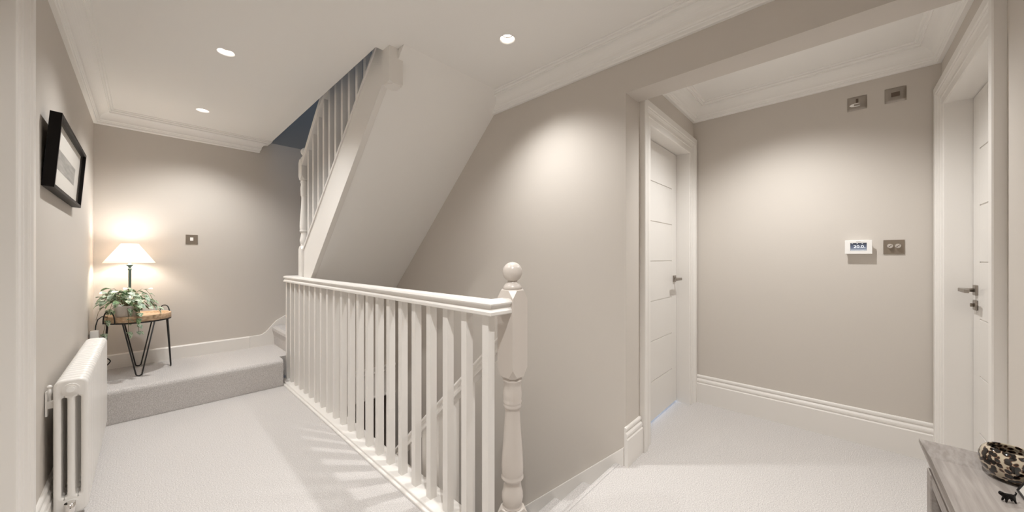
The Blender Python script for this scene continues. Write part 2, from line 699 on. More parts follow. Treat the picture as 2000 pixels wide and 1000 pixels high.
# cornices: stepped cove, (distance from wall, height below ceiling)
COVE = [(0, 0), (0, -0.118), (0.018, -0.118), (0.022, -0.113), (0.022, -0.099), (0.027, -0.096), (0.027, -0.091)]
for k in range(9):
    a = PI / 2 * k / 8
    COVE.append((0.033 + 0.05 * (1 - math.cos(a)), -0.083 + 0.052 * math.sin(a)))
COVE += [(0.088, -0.031), (0.088, -0.022), (0.094, -0.022), (0.1, -0.016), (0.1, -0.009), (0.108, -0.009), (0.112, -0.004), (0.112, 0)]
t = sweep([(0.806, YB + 0.1), (0.806, YB), (XL, YB), (XL, YF), (XM, YF), (XM, 2.06)], COVE, CEIL)
# trimmed where the sloping stair soffit cuts through it
struct('trim_cornice', t, M_CEIL)
struct('trim_corridor_cornice', sweep([(XB, YF), (XE, YF), (XE, YD), (XB, YD), (XB, YF)], COVE, CEIL, cap=False), M_CEIL)

# baseboards
TORUS = [(0, 0), (0.020, 0), (0.020, 0.148), (0.017, 0.152), (0.014, 0.156), (0.0165, 0.160), (0.0175, 0.168), (0.016, 0.177),
         (0.011, 0.184), (0.0075, 0.188), (0.0075, 0.192), (0.011, 0.196), (0.0115, 0.203), (0.010, 0.21), (0.006, 0.215), (0, 0.215)]
struct('baseboard_end', sweep([(XE, D2[1]), (XE, YD)][:0] + [(XE, YF), (XE, YD)], TORUS), M_TRIM)
struct('baseboard_front', sweep([(XL, YF), (D2[0] - 0.135, YF)], TORUS), M_TRIM)
struct('baseboard_left', sweep([(XL, STEP_Y), (XL, D3[1] + 0.133)], TORUS), M_TRIM)
struct('baseboard_left_door', sweep([(XL, D3[0] - 0.133), (XL, YF)], TORUS), M_TRIM)
# block of baseboard at the stair head, with its moulding returned on both faces
struct('baseboard_corner', sweep([(D1[0] - 0.133, YD), (XM - 0.0185, YD)], TORUS), M_TRIM)
# plain baseboard above the half landing, ramping up with the winder steps
PLAIN = [(0, 0), (0.018, 0), (0.018, 0.108), (0.012, 0.118), (0, 0.118)]
struct('baseboard_back', sweep([(0.74, YB), (XL, YB), (XL, STEP_Y)], PLAIN, STEP_Z), M_TRIM)
b = MB()
rp = [(0.74, STEP_Z + 0.118), (0.84, STEP_Z + 0.12), (0.88, STEP_Z + 0.145), (0.97, STEP_Z + 0.25), (1.06, STEP_Z + 0.30), (1.35, STEP_Z + 0.55), (1.35, 0.1), (0.74, 0.1)]
b.prism([(p[0], p[1]) for p in rp], 1, YB - 0.018, YB)
struct('baseboard_back_ramp', b, M_TRIM, 0.004)
# sloping wall string beside the lower stairs
LS = 0.935


def lstr(y):
    return 0.1 + LS * (YD - y)


b = MB()
b.prism([(YD + 0.004, 0.0), (YD + 0.004, lstr(YD) + 0.004), (3.4, lstr(3.4)), (3.4, lstr(3.4) - 0.42), (YD + 0.03, -0.3)], 0, XM - 0.018, XM)
struct('trim_wall_string', b, M_TRIM, 0.004)

# ------------------------------------------------------------------ doors
ARCH = [(0, 0), (0, 0.010), (0.006, 0.014), (0.040, 0.014), (0.044, 0.018), (0.050, 0.018), (0.056, 0.013), (0.066, 0.015),
        (0.076, 0.021), (0.080, 0.026), (0.086, 0.026), (0.090, 0.031), (0.126, 0.031), (0.130, 0.027), (0.130, 0)]


def door(name, u0, u1, h, pos, recess, lock_hi, keyhole):
    """pos(u, d, z): u along the wall, d out of the wall face towards the viewer's side"""
    root = struct_empty(name, pos((u0 + u1) / 2, 0, 0))

    def run(pts, nm):
        rings = []
        for (u, z, du, dz) in pts:
            rings.append([pos(u + du * wdt, t, z + dz * wdt) for wdt, t in ARCH])
        MB().rings(rings).build(nm, M_TRIM, root)
    run([(u0, 0, -1, 0), (u0, h, -1, 1)], 'architrave')
    run([(u0, h, -1, 1), (u1, h, 1, 1)], 'architrave')
    run([(u1, h, 1, 1), (u1, 0, 1, 0)], 'architrave')

    def bx(ua, ub, da, db, za, zb):
        m = MB()
        p, q = pos(ua, da, za), pos(ub, db, zb)
        return m.box(min(p[0], q[0]), max(p[0], q[0]), min(p[1], q[1]), max(p[1], q[1]), za, zb)
    bx(u0 - 0.028, u0, -0.14, 0.0, 0, h + 0.028).build('lining', M_TRIM, root)
    bx(u1, u1 + 0.028, -0.14, 0.0, 0, h + 0.028).build('lining', M_TRIM, root)
    bx(u0, u1, -0.14, 0.0, h, h + 0.028).build('lining', M_TRIM, root)
    r = -recess
    g = 0.004
    leaf = bx(u0 + g, u1 - g, r - 0.044, r - 0.004, 0.02, h - g).build('leaf', M_DOOR, root)
    # stiles and boards stand 4 mm proud, so the grooves between them are real
    sa, sb = (0.03, 0.11) if lock_hi else (0.11, 0.03)
    bx(u0 + g, u0 + sa, r - 0.0045, r, 0.02, h - g).build('stile', M_DOOR, leaf, bevel=0.0006, seg=1)
    bx(u1 - sb, u1 - g, r - 0.0045, r, 0.02, h - g).build('stile', M_DOOR, leaf, bevel=0.0006, seg=1)
    zs = [0.02, 0.291, 0.571, 0.851, 1.131, 1.411, 1.69, h - g]
    for k in range(7):
        bx(u0 + sa, u1 - sb, r - 0.0045, r, zs[k] + (0.003 if k else 0), zs[k + 1] - (0.003 if k < 6 else 0)).build(
            'panel', M_DOOR, leaf, bevel=0.0008, seg=1)
    # lever handle
    uh = u1 - 0.062 if lock_hi else u0 + 0.062
    sg = -1 if lock_hi else 1
    zh = 0.99
    bx(uh - 0.026, uh + 0.026, r, r + 0.009, zh - 0.026, zh + 0.026).build('handle_rose', M_STEEL, leaf, bevel=0.002)
    m = MB()
    m.tube([pos(uh, r + 0.009, zh), pos(uh, r + 0.05, zh)], 0.0095, 12)
    m.build('handle_neck', M_STEEL, leaf)
    bx(min(uh - sg * 0.011, uh + sg * 0.12), max(uh - sg * 0.011, uh + sg * 0.12), r + 0.042, r + 0.058, zh - 0.0095, zh + 0.0095).build(
        'handle_lever', M_STEEL, leaf, bevel=0.003)
    if keyhole:
        zk = zh - 0.075
        bx(uh - 0.026, uh + 0.026, r, r + 0.009, zk - 0.026, zk + 0.026).build('lock_rose', M_STEEL, leaf, bevel=0.004)
        m = MB()
        m.tube([pos(uh, r + 0.009, zk), pos(uh, r + 0.02, zk)], 0.009, 12)
        m.build('lock_knob', M_BRONZE, leaf)
    # rebate stop
    return root


door('door_1', *D1, lambda u, d, z: (u, YD - d, z), 0.085, True, False)
door('door_2', *D2, lambda u, d, z: (u, YF + d, z), 0.085, True, True)
door('door_3', *D3, lambda u, d, z: (XL + d, u, z), 0.085, False, False)

# ------------------------------------------------------------------ half landing and winders
ls = thing('landing_step', 'broad carpeted step below the side table and table lamp', 'step', (0.3, 4.0, 0))
m = MB()
rr = 0.035


def nosed(z, y0, n=7):
    pts = []
    for k in range(n + 1):
        a = PI / 2 * k / n
        pts.append((y0 + rr - rr * math.cos(a), z - rr + rr * math.sin(a)))
    return pts


prof = [(YB - 0.001, 0.001), (STEP_Y, 0.001)] + nosed(STEP_Z, STEP_Y) + [(YB - 0.001, STEP_Z)]
m.prism(prof, 0, XL + 0.001, 0.866)
m.box(0.866, XM - 0.001, 3.80, YB - 0.001, 0.05, STEP_Z)
m.build('carpeted_tread', M_CARPET, ls)
up = thing('staircase', 'white painted upper staircase with closed string rising over the stairwell', 'staircase', (1.4, 3.0, 0))
# first winder riser
pw = [(0.955, STEP_Z), (0.948, STEP_Z + 0.1), (0.935, STEP_Z + 0.155), (0.938, STEP_Z + 0.18), (0.955, STEP_Z + 0.197), (XM - 0.001, STEP_Z + 0.197), (XM - 0.001, STEP_Z)]
MB().prism(pw, 1, 3.80, YB - 0.02).build('winder_step', M_CARPET, up)
MB().prism([(1.06, 3.80), (XM - 0.001, 3.80), (XM - 0.001, YB - 0.02), (1.42, YB - 0.02)], 2, STEP_Z + 0.198, STEP_Z + 0.39).build('winder_step', M_CARPET, up)
MB().prism([(1.06, 3.80), (XM - 0.001, 3.80), (XM - 0.001, 4.15)], 2, STEP_Z + 0.391, STEP_Z + 0.585).build('winder_step', M_CARPET, up)
# straight flight: treads run from y=3.6 towards the camera
for k in range(8):
    y1 = 3.60 - 0.21 * k
    z = STEP_Z + 0.78 + 0.2 * k
    MB().box(1.014, XM - 0.002, y1 - 0.24, y1, z - 0.05, z).build('stair_tread', M_CARPET, up, bevel=0.015)
# plastered soffit
pts = [(3.46, soffit_z(3.46)), (SOFF_TOP, CEIL), (SOFF_TOP, CEIL + 0.05), (3.46, soffit_z(3.46) + 0.06)]
MB().prism(pts, 0, 1.013, XM).build('soffit', M_CEIL, up)
MB().box(1.0, XM - 0.001, 3.462, 3.50, 0.03, soffit_z(3.46) + 0.03).build('bulkhead', M_WALL, up)
m = MB()
m.box(1.0, XM - 0.001, 3.45, 3.475, -0.265, 0.035)
m.box(1.0, XM - 0.001, 3.437, 3.455, 0.018, 0.04)
m.box(1.0, XM - 0.001, 3.44, 3.455, -0.028, -0.012)
m.box(1.0, XM - 0.001, 3.44, 3.455, -0.275, -0.255)
m.build('fascia', M_TRIM, up, bevel=0.003)
MB().box(0.985, XM - 0.001, 3.475, YB - 0.001, -0.27, 0.0).build('winder_base', M_LOWWALL, up)


# string board: lower edge follows the soffit
def str_top(y):
    return 1.2 + 0.862 * (3.49 - y)


y_lo, y_hi = 3.465, 1.88
pts = [(y_lo, str_top(y_lo)), (y_hi, str_top(y_hi)), (y_hi, soffit_z(y_hi) - 0.004), (y_lo, soffit_z(y_lo) - 0.004)]
MB().prism(pts, 0, 0.975, 1.012).build('string_board', M_TRIM, up, bevel=0.002)
pts = [(y_lo, str_top(y_lo) - 0.004), (y_hi, str_top(y_hi) - 0.004), (y_hi, str_top(y_hi) + 0.022), (y_lo, str_top(y_lo) + 0.022)]
MB().prism(pts, 0, 0.966, 1.021).build('string_capping', M_TRIM, up, bevel=0.003)


def chamfer_block(m, x, y, s, z0, z1, c0, c1, ch=0.016):
    """square block with its corners cut towards an octagon at the ends (c0 below, c1 above)"""
    def ring(z, cut, h=s / 2):
        return [(x + a, y + b, z) for a, b in ((-h + cut, -h), (h - cut, -h), (h, -h + cut), (h, h - cut),
                                               (h - cut, h), (-h + cut, h), (-h, h - cut), (-h, -h + cut))]
    e = 0.0015
    rg = []
    if c0:
        rg += [ring(z0 - 0.004, 0.016, s / 2 * 0.88), ring(z0 + 0.002, 0.024), ring(z0 + c0, e)]
    else:
        rg += [ring(z0, e)]
    if c1:
        rg += [ring(z1 - c1, e), ring(z1 - 0.004, 0.024), ring(z1, 0.018, s / 2 * 0.86)]
    else:
        rg += [ring(z1, e)]
    m.rings(rg)


def newel(parent, x, y, zb, z_turn0, z_turn1, z_sq1, ball_r, paint):
    """square foot, turned shaft, square head with cut corners, ball on top"""
    s = 0.09
    m = MB()
    chamfer_block(m, x, y, s, zb, z_turn0, 0, 0.03)
    chamfer_block(m, x, y, s, z_turn1, z_sq1, 0.035, 0.035)
    # turned section, parametrised over the height between the blocks
    L = z_turn1 - z_turn0
    pr = [(0.040, 0.0), (0.0405, 0.012), (0.036, 0.022), (0.040, 0.035), (0.0445, 0.075), (0.044, 0.105), (0.039, 0.14), (0.035, 0.185), (0.0345, 0.205),
          (0.042, 0.212), (0.0465, 0.225), (0.0465, 0.235), (0.043, 0.247), (0.0445, 0.255), (0.0455, 0.30), (0.0445, 0.36), (0.041, 0.45), (0.0365, 0.56),
          (0.033, 0.66), (0.0315, 0.725), (0.0325, 0.745), (0.0325, 0.752), (0.0365, 0.757), (0.038, 0.767), (0.038, 0.775), (0.0365, 0.785),
          (0.0375, 0.79), (0.039, 0.80), (0.0375, 0.81), (0.0385, 0.83), (0.0395, 0.86), (0.038, 0.89), (0.0355, 0.92), (0.0365, 0.945), (0.0405, 0.96),
          (0.0405, 0.972), (0.036, 0.98), (0.037, 1.0)]
    m.lathe([(r, z_turn0 - 0.002 + z * (L + 0.004)) for r, z in pr], x, y, 36)
    # cap moulding under the ball
    m.lathe([(0.036, z_sq1 - 0.002), (0.040, z_sq1 + 0.004), (0.038, z_sq1 + 0.012), (0.030, z_sq1 + 0.022), (0.021, z_sq1 + 0.028), (0.02, z_sq1 + 0.036)], x, y, 32)
    o = m.build('newel_post', paint, parent)
    MB().sphere((x, y, z_sq1 + 0.03 + ball_r), ball_r, 32, 20).build('ball_finial', paint, o)
    return o


newel(up, 1.002, 3.51, 0.05, 1.26, 1.855, 2.04, 0.038, M_TRIM)
# foot of the top newel hanging below the ceiling
m = MB()
chamfer_block(m, 1.0, 1.905, 0.085, 2.155, UPF + 0.9, 0.012, 0)
m.build('newel_drop', M_TRIM, up)

# baluster mesh shared by every straight square spindle
BW = 0.0345


def baluster_mesh(h, top_cut=0.0):
    """square stick; the ends follow the slope of the rail (dz/dy = -slope)"""
    k = BW / 2
    m = MB()
    vs = []
    for z0, s in ((0, top_cut), (h, top_cut)):
        for a, b in ((-k, -k), (k, -k), (k, k), (-k, k)):
            vs.append((a, b, z0 - s * b))
    m.add(vs, [(0, 1, 2, 3), (4, 5, 6, 7), (0, 1, 5, 4), (1, 2, 6, 5), (2, 3, 7, 6), (3, 0, 4, 7)])
    return m.mesh('baluster', M_TRIM)


bme = baluster_mesh(0.85, 0.862)
for k in range(12):
    y = 3.352 - 0.1245 * k
    link('baluster', bme, up, (0.994, y, str_top(y) + 0.012))

RAILP = [(-0.0325, 0.0), (0.0325, 0.0), (0.0345, 0.003), (0.0345, 0.014), (0.029, 0.021), (0.026, 0.028), (0.029, 0.036), (0.0355, 0.041),
         (0.036, 0.046), (0.030, 0.055), (0.018, 0.0585), (-0.018, 0.0585), (-0.030, 0.055), (-0.036, 0.046), (-0.0355, 0.041), (-0.029, 0.036), (-0.026, 0.028),
         (-0.029, 0.021), (-0.0345, 0.014), (-0.0345, 0.003)]


def slope_rail(parent, x, ya, yb, zf, name='handrail'):
    rg = [[(x + a, y, zf(y) + z * 1.2) for a, z in RAILP] for y in (ya, yb)]
    return MB().rings(rg).build(name, M_TRIM, parent)


slope_rail(up, 0.994, 3.475, 1.9, lambda y: str_top(y) + 0.755)

# ------------------------------------------------------------------ landing balustrade
RX, RZ = 0.9305, 0.930
bal = thing('balustrade', 'white landing balustrade with square spindles, moulded rail and ball topped newel', 'balustrade', (RX, 2.4, 0))
# base rail: bed board with a lower lip on the carpet side
m = MB()
m.prism([(0.867, 0.0), (0.867, 0.010), (0.871, 0.014), (0.880, 0.014), (0.880, 0.024), (0.884, 0.028), (0.992, 0.028), (0.992, 0.0)], 1, 0.955, 3.795)
m.build('base_rail', M_TRIM, bal, bevel=0.001, seg=1)
MB().box(0.986, 1.0, 1.0, 3.8, -0.3, 0.0).build('apron', M_TRIM, bal)
# rail with mitred returns at both ends
ry0, ry1 = 0.99, 3.755
path = [(1.012, ry0), (RX, ry0), (RX, ry1), (1.045, ry1)]
P = [Vector(p) for p in path]
dirs = [(P[i + 1] - P[i]).normalized() for i in range(3)]
rg = []
for i, p in enumerate(P):
    a = dirs[max(0, i - 1)]
    b2 = dirs[min(i, 2)]
    na, nb = Vector((-a.y, a.x)), Vector((-b2.y, b2.x))
    mm = (na + nb) / (1 + na.dot(nb))
    rg.append([(p.x + mm.x * q, p.y + mm.y * q, RZ + z) for q, z in RAILP])
MB().rings(rg).build('handrail', M_TRIM, bal)
bme2 = baluster_mesh(RZ - 0.026)
for k in range(22):
    link('baluster', bme2, bal, (RX, 1.006 + 0.1312 * k, 0.027))
link('baluster', bme2, bal, (1.03, 3.755, 0.235), scale=(1, 1, (RZ - 0.234) / (RZ - 0.026)))
newel(bal, 1.057, 0.995, -0.3, 0.118, 0.662, 1.022, 0.0415, M_NEWEL)

# ------------------------------------------------------------------ lower staircase
lo = thing('staircase', 'carpeted lower staircase going down behind the landing balustrade', 'staircase', (1.4, 1.0, 0))
for k in range(12):
    y0 = NOSE_Y + 0.209 * k
    z = -0.195 * (k + 1)
    pts = [(y0 + 0.209 + 0.03, z - 0.2), (y0, z - 0.2), (y0, z), (y0 + 0.2, z), (y0 + 0.209 + 0.008, z - 0.008), (y0 + 0.209 + 0.014, z - 0.02), (y0 + 0.209 + 0.006, z - 0.04), (y0 + 0.209, z - 0.06)]
    pts = [(y0 - 0.001, z - 0.22), (y0 - 0.001, z), (y0 + 0.205, z), (y0 + 0.22, z - 0.006), (y0 + 0.226, z - 0.018), (y0 + 0.22, z - 0.035), (y0 + 0.21, z - 0.05), (y0 + 0.2085, z - 0.22)]
    MB().prism(pts, 0, 1.062, XM - 0.0185).build('stair_tread', M_CARPET, lo)
# rounded carpet nosing of the landing edge
pts = [(NOSE_Y - 0.013, -0.19), (NOSE_Y - 0.013, 0.0), (NOSE_Y + 0.0, 0.0), (NOSE_Y + 0.014, -0.006), (NOSE_Y + 0.019, -0.018), (NOSE_Y + 0.013, -0.035), (NOSE_Y + 0.002, -0.05), (NOSE_Y - 0.001, -0.19)]
MB().prism(pts, 0, 0.99, XM - 0.0185).build('nosing', M_CARPET, lo)


def lrail(y):
    return 0.575 + 0.912 * (1.247 - y)


slope_rail(lo, 1.058, 1.04, 3.3, lrail)
pts = [(1.04, lrail(1.04) - 0.74), (3.3, lrail(3.3) - 0.74), (3.3, lrail(3.3) - 1.06), (1.04, lrail(1.04) - 1.06)]
MB().prism(pts, 0, 1.03, 1.06).build('string_board', M_TRIM, lo, bevel=0.003)
bme3 = baluster_mesh(0.76, 0.912)
for k in range(17):
    y = 1.15 + 0.122 * k
    link('baluster', bme3, lo, (1.058, y, lrail(y) - 0.75))

# ------------------------------------------------------------------ recessed downlights
def downlight_parts(parent, x, y):
    m = MB()
    m.lathe([(HOLE_R + 0.0005, CEIL - 0.0008), (HOLE_R - 0.002, CEIL - 0.0008), (0.030, CEIL + 0.03), (0.030, CEIL + 0.034), (0.033, CEIL + 0.036), (HOLE_R + 0.001, CEIL + 0.002)], x, y, 40, cap=False)
    a = m.build('reflector', M_LINER, parent)
    m = MB()
    m.lathe([(0.0305, CEIL + 0.03), (0.0255, CEIL + 0.028), (0.0255, CEIL + 0.034), (0.0305, CEIL + 0.034)], x, y, 32, cap=False)
    m.build('lamp_ring', M_STEEL, parent)
    m = MB()
    m.lathe([(0.0255, CEIL + 0.031), (0.012, CEIL + 0.0295), (0.001, CEIL + 0.029)], x, y, 28)
    m.build('lens', M_LENS, parent)


DL = ['round recessed ceiling light above the radiator side of the landing, nearer of the left pair',
      'round recessed ceiling light in the far left corner, above the table lamp side',
      'round recessed ceiling light right of the sloping stair soffit']
for (x, y), lb in zip(DOWN, DL):
    t = thing('downlight', lb, 'ceiling light', (x, y, CEIL), 'recessed ceiling lights')
    downlight_parts(t, x, y)
for (x, y) in DOWN_OFF + DOWN_ALC:
    downlight_parts(ceil_o, x, y)

# ------------------------------------------------------------------ radiator
RY0, RN, RP = 2.335, 23, 0.0485
rad = thing('radiator', 'white three column radiator on the left wall under the picture', 'radiator', (-0.209, 2.9, 0))


def section_mesh():
    cu = bpy.data.curves.new('section', 'CURVE')
    cu.dimensions = '2D'
    cu.fill_mode = 'BOTH'
    cu.extrude = 0.010
    cu.bevel_depth = 0.009
    cu.bevel_resolution = 3
    
    def rrect(x0, x1, z0, z1, r, n=5):
        pts = []
        for cx, cz, a0 in ((x1 - r, z1 - r, 0), (x0 + r, z1 - r, PI / 2), (x0 + r, z0 + r, PI), (x1 - r, z0 + r, 3 * PI / 2)):
            for k in range(n + 1):
                a = a0 + PI / 2 * k / n
                pts.append((cx + r * math.cos(a), cz + r * math.sin(a)))
        s = cu.splines.new('POLY')
        s.points.add(len(pts) - 1)
        for q, p in zip(s.points, pts):
            q.co = (p[0], p[1], 0, 1)
        s.use_cyclic_u = True
    rrect(-0.0375, 0.0375, 0.009, 0.556, 0.018)
    rrect(-0.0345, -0.0015, 0.066, 0.499, 0.0164)
    rrect(0.0015, 0.0345, 0.066, 0.499, 0.0164)
    o = bpy.data.objects.new('tmp', cu)
    COL.objects.link(o)
    dg = bpy.context.evaluated_depsgraph_get()
    me = bpy.data.meshes.new_from_object(o.evaluated_get(dg))
    bpy.data.objects.remove(o)
    # curve lies in its xy-plane: turn to x-z, keep the whole depth at 2*(extrude+bevel)
    me.transform(Matrix.Rotation(PI / 2, 4, 'X'))
    for p in me.polygons:
        p.use_smooth = True
    me.name = 'radiator_section'
    me.materials.clear()
    me.materials.append(M_RAD)
    return me


sme = section_mesh()
# normalise the bevelled outline to the measured depth and height
zsx = max(v.co.x for v in sme.vertices)
zlo, zhi = min(v.co.z for v in sme.vertices), max(v.co.z for v in sme.vertices)
for v in sme.vertices:
    v.co.x *= 0.0465 / zsx
    v.co.z = (v.co.z - zlo) * 0.565 / (zhi - zlo)
RXC = -0.209
for k in range(RN):
    link('radiator_section', sme, rad, (RXC, RY0 + 0.022 + RP * k, 0.08))
m = MB()
for z in (0.08 + 0.525, 0.08 + 0.04):
    m.tube([(RXC, RY0 + 0.03, z), (RXC, RY0 + RP * RN - 0.02, z)], 0.0185, 16)
m.build('header_tube', M_RAD, rad)
for z in (0.08 + 0.525,):
    m = MB()
    m.tube([(RXC, RY0 + 0.012, z), (RXC, RY0 - 0.006, z)], 0.0235, 24)
    m.tube([(RXC, RY0 - 0.004, z), (RXC, RY0 - 0.010, z)], 0.0165, 24)
    o = m.build('end_plug', M_RAD, rad)
    MB().tube([(RXC, RY0 - 0.008, z), (RXC, RY0 - 0.014, z)], 0.0115, 20).build('plug_cap', M_WHITE, o)
m = MB()
m.tube([(RXC, RY0 + 0.012, 0.12), (RXC, RY0 - 0.004, 0.12)], 0.0235, 24)
m.build('end_plug', M_RAD, rad)
m = MB()
m.tube([(RXC, RY0 - 0.004, 0.12), (RXC, RY0 - 0.03, 0.12)], 0.013, 18)
m.tube([(RXC, RY0 - 0.03, 0.135), (RXC, RY0 - 0.03, 0.0)], 0.010, 16)
m.tube([(RXC, RY0 - 0.03, 0.095), (RXC, RY0 - 0.03, 0.145)], 0.0155, 18)
m.build('valve', M_CHROME, rad)
for y in (RY0 + RP * RN - 0.08,):
    m = MB()
    m.tube([(RXC, y, 0.1), (RXC, y, 0.0)], 0.009, 12)
    m.build('foot', M_RAD, rad)
m = MB()
m.box(XL + 0.002, XL + 0.008, RY0 + 0.03, RY0 + 0.055, 0.50, 0.60)
m.box(XL + 0.004, RXC - 0.03, RY0 + 0.035, RY0 + 0.05, 0.53, 0.56)
m.tube([(XL + 0.012, RY0 + 0.042, 0.56), (XL + 0.012, RY0 + 0.042, 0.615)], 0.005, 10)
m.sphere((XL + 0.012, RY0 + 0.042, 0.618), 0.008, 12, 8)
m.build('bracket', M_RAD, rad)

# ------------------------------------------------------------------ framed picture, leaning out at the top
pic = thing('framed_picture', 'black box framed pale picture with grey band on the left wall', 'picture', (XL, 2.73, 1.44))
PH, PD, PW = 0.305, 0.032, 0.86
tilt = math.atan2(0.021, PH)
RT = Matrix.Translation((XL + 0.0005, 2.73, 1.44)) @ Matrix.Rotation(tilt, 4, 'Y')


def pbox(name, x0, x1, y0, y1, z0, z1, m, bev=0.0):
    mb = MB().box(x0, x1, y0, y1, z0, z1)
    mb.v = [tuple(RT @ Vector(p)) for p in mb.v]
    return mb.build(name, m, pic, bevel=bev)


hw = PW / 2
ft = 0.014
pbox('frame_side', 0, PD, -hw, -hw + ft, 0, PH, M_BLACKW, 0.001)
pbox('frame_side', 0, PD, hw - ft, hw, 0, PH, M_BLACKW, 0.001)
pbox('frame_side', 0, PD, -hw + ft, hw - ft, PH - ft, PH, M_BLACKW, 0.001)
pbox('frame_side', 0, PD, -hw + ft, hw - ft, 0, ft, M_BLACKW, 0.001)
pbox('backing', 0.004, 0.008, -hw + ft, hw - ft, ft, PH - ft, M_DARKBRN)
pbox('mount', 0.009, 0.0125, -hw + ft, hw - ft, ft, PH - ft, M_MAT)
pbox('print', 0.0126, 0.0132, -hw * 0.62, hw * 0.62, PH * 0.34, PH * 0.62, M_PRINT)
pbox('glass_pane', 0.024, 0.0255, -hw + ft, hw - ft, ft, PH - ft, M_PANE)

# ------------------------------------------------------------------ side table
TX, TY, TZ, TR = -0.029, 4.145, 0.70, 0.19
tab = thing('side_table', 'round wooden tray table with black hairpin legs on the carpeted step', 'table', (TX, TY, STEP_Z))
m = MB()
m.lathe([(0.002, 0.655), (TR - 0.004, 0.655), (TR, 0.659), (TR, TZ - 0.003), (TR - 0.003, TZ), (TR - 0.013, TZ), (TR - 0.015, TZ - 0.003), (TR - 0.015, 0.678), (0.002, 0.678)], TX, TY, 64)
m.build('tray_top', M_TRAYWOOD, tab)
m = MB()
ring = [(TX + (TR - 0.004) * math.cos(2 * PI * k / 48), TY + (TR - 0.004) * math.sin(2 * PI * k / 48), 0.650) for k in range(49)]
m.tube(ring, 0.005, 8)
m.build('ring_frame', M_BLACK, tab)
# handle loops stand up from the ring at both ends
for ang in (math.radians(38), math.radians(218)):
    ca, sa = math.cos(ang), math.sin(ang)
    tx, ty = -sa, ca
    pts = []
    w2 = 0.05
    for k in range(17):
        t_ = -math.cos(PI * k / 16)
        z = 0.65 + 0.095 * (1 - abs(t_) ** 3) ** 0.5
        rr2 = TR + 0.004
        pts.append((TX + ca * rr2 + tx * w2 * t_, TY + sa * rr2 + ty * w2 * t_, z))
    MB().tube(pts, 0.004, 8).build('handle_loop', M_BLACK, tab)
for ang in (-90, 0, 90, 180):
    a = math.radians(ang + 1)
    ca, sa = math.cos(a), math.sin(a)
    tx, ty = -sa, ca
    pts = []
    ro, ri, hw2 = 0.186, 0.165, 0.085
    top0 = (TX + ca * ri + tx * hw2, TY + sa * ri + ty * hw2, 0.648)
    top1 = (TX + ca * ri - tx * hw2, TY + sa * ri - ty * hw2, 0.648)
    ft_ = (TX + ca * ro, TY + sa * ro)
    pts.append(top0)
    for k in range(7):
        b_ = PI * k / 6
        pts.append((ft_[0] + tx * 0.017 * math.cos(b_), ft_[1] + ty * 0.017 * math.cos(b_), STEP_Z + 0.0205 - 0.016 * math.sin(b_)))
    pts.append(top1)
    MB().tube(pts, 0.0045, 8).build('leg', M_BLACK, tab)

# ------------------------------------------------------------------ table lamp
LX, LY = -0.079, 4.225
lamp = thing('table_lamp', 'lit table lamp with pale cone shade and slim dark stem behind the plant', 'lamp', (LX, LY, 0.678))
m = MB()
m.lathe([(0.06, 0.678), (0.062, 0.682), (0.06, 0.69), (0.03, 0.7), (0.012, 0.712), (0.008, 0.73), (0.0072, 0.8), (0.0078, 0.9), (0.009, 1.055), (0.012, 1.058), (0.0135, 1.063),
         (0.009, 1.068), (0.008, 1.075), (0.012, 1.085), (0.019, 1.092), (0.021, 1.096), (0.019, 1.099), (0.009, 1.10), (0.0085, 1.135)], LX, LY, 28)
m.build('stem', M_GREEN, lamp)
m = MB()
m.lathe([(0.148, 1.113), (0.0485, 1.27), (0.0475, 1.2695), (0.147, 1.1125)], LX, LY, 56, cap=False)
m.rings([], cap=False) if False else None
m.build('lamp_shade', M_SHADE, lamp)
m = MB()
m.lathe([(0.010, 1.13), (0.014, 1.15), (0.024, 1.175), (0.024, 1.19), (0.016, 1.205), (0.002, 1.212)], LX, LY, 20)
m.build('bulb', M_BULB, lamp)
m = MB()
for k in range(3):
    a = 2 * PI * k / 3
    m.tube([(LX + 0.01 * math.cos(a), LY + 0.01 * math.sin(a), 1.135), (LX + 0.03 * math.cos(a), LY + 0.03 * math.sin(a), 1.2), (LX + 0.048 * math.cos(a), LY + 0.048 * math.sin(a), 1.268)], 0.0012, 5)
m.build('shade_carrier', M_BLACK, lamp)
pl = bpy.data.lights.new('bulb_light', 'POINT')
pl.energy = 3.0
pl.color = (1.0, 0.95, 0.88)
pl.shadow_soft_size = 0.03
plo = bpy.data.objects.new('bulb_light', pl)
plo.location = (LX, LY, 1.235)
COL.objects.link(plo)

# lamp flex and plug
cord = MB()
cord.tube([(LX - 0.03, LY - 0.045, 0.684), (-0.14, 4.12, 0.684), (-0.19, 4.05, 0.70), (-0.215, 4.01, 0.715), (-0.235, 4.0, 0.695), (-0.245, 4.015, 0.65), (-0.248, 4.03, 0.618)], 0.0035, 8)
tag(cord.build('lamp_cord', M_CABLE), 'black lamp flex curving off the tray table to the plug', 'cord')
sock = thing('wall_socket', 'socket and white plug block low on the left wall behind the radiator', 'socket', (XL, 4.06, 0.55))
MB().box(XL, XL + 0.007, 3.985, 4.135, 0.5, 0.586).build('socket_plate', M_STEEL, sock, bevel=0.002)
MB().box(XL + 0.007, XL + 0.05, 4.0, 4.06, 0.515, 0.612).build('plug_block', M_WHITE, sock, bevel=0.005)
MB().tube([(XL + 0.05, 4.02, 0.56), (XL + 0.075, 4.01, 0.562), (XL + 0.088, 4.0, 0.54), (XL + 0.08, 4.0, 0.45), (XL + 0.05, 4.05, 0.36)], 0.003, 8).build('plug_cord', M_CABLE, sock)
cord = MB()
cord.tube([(-0.255, 4.25, 0.25), (-0.22, 4.24, 0.275), (-0.19, 4.235, 0.315), (-0.183, 4.235, 0.33), (-0.19, 4.235, 0.345), (-0.24, 4.25, 0.385)], 0.004, 8)
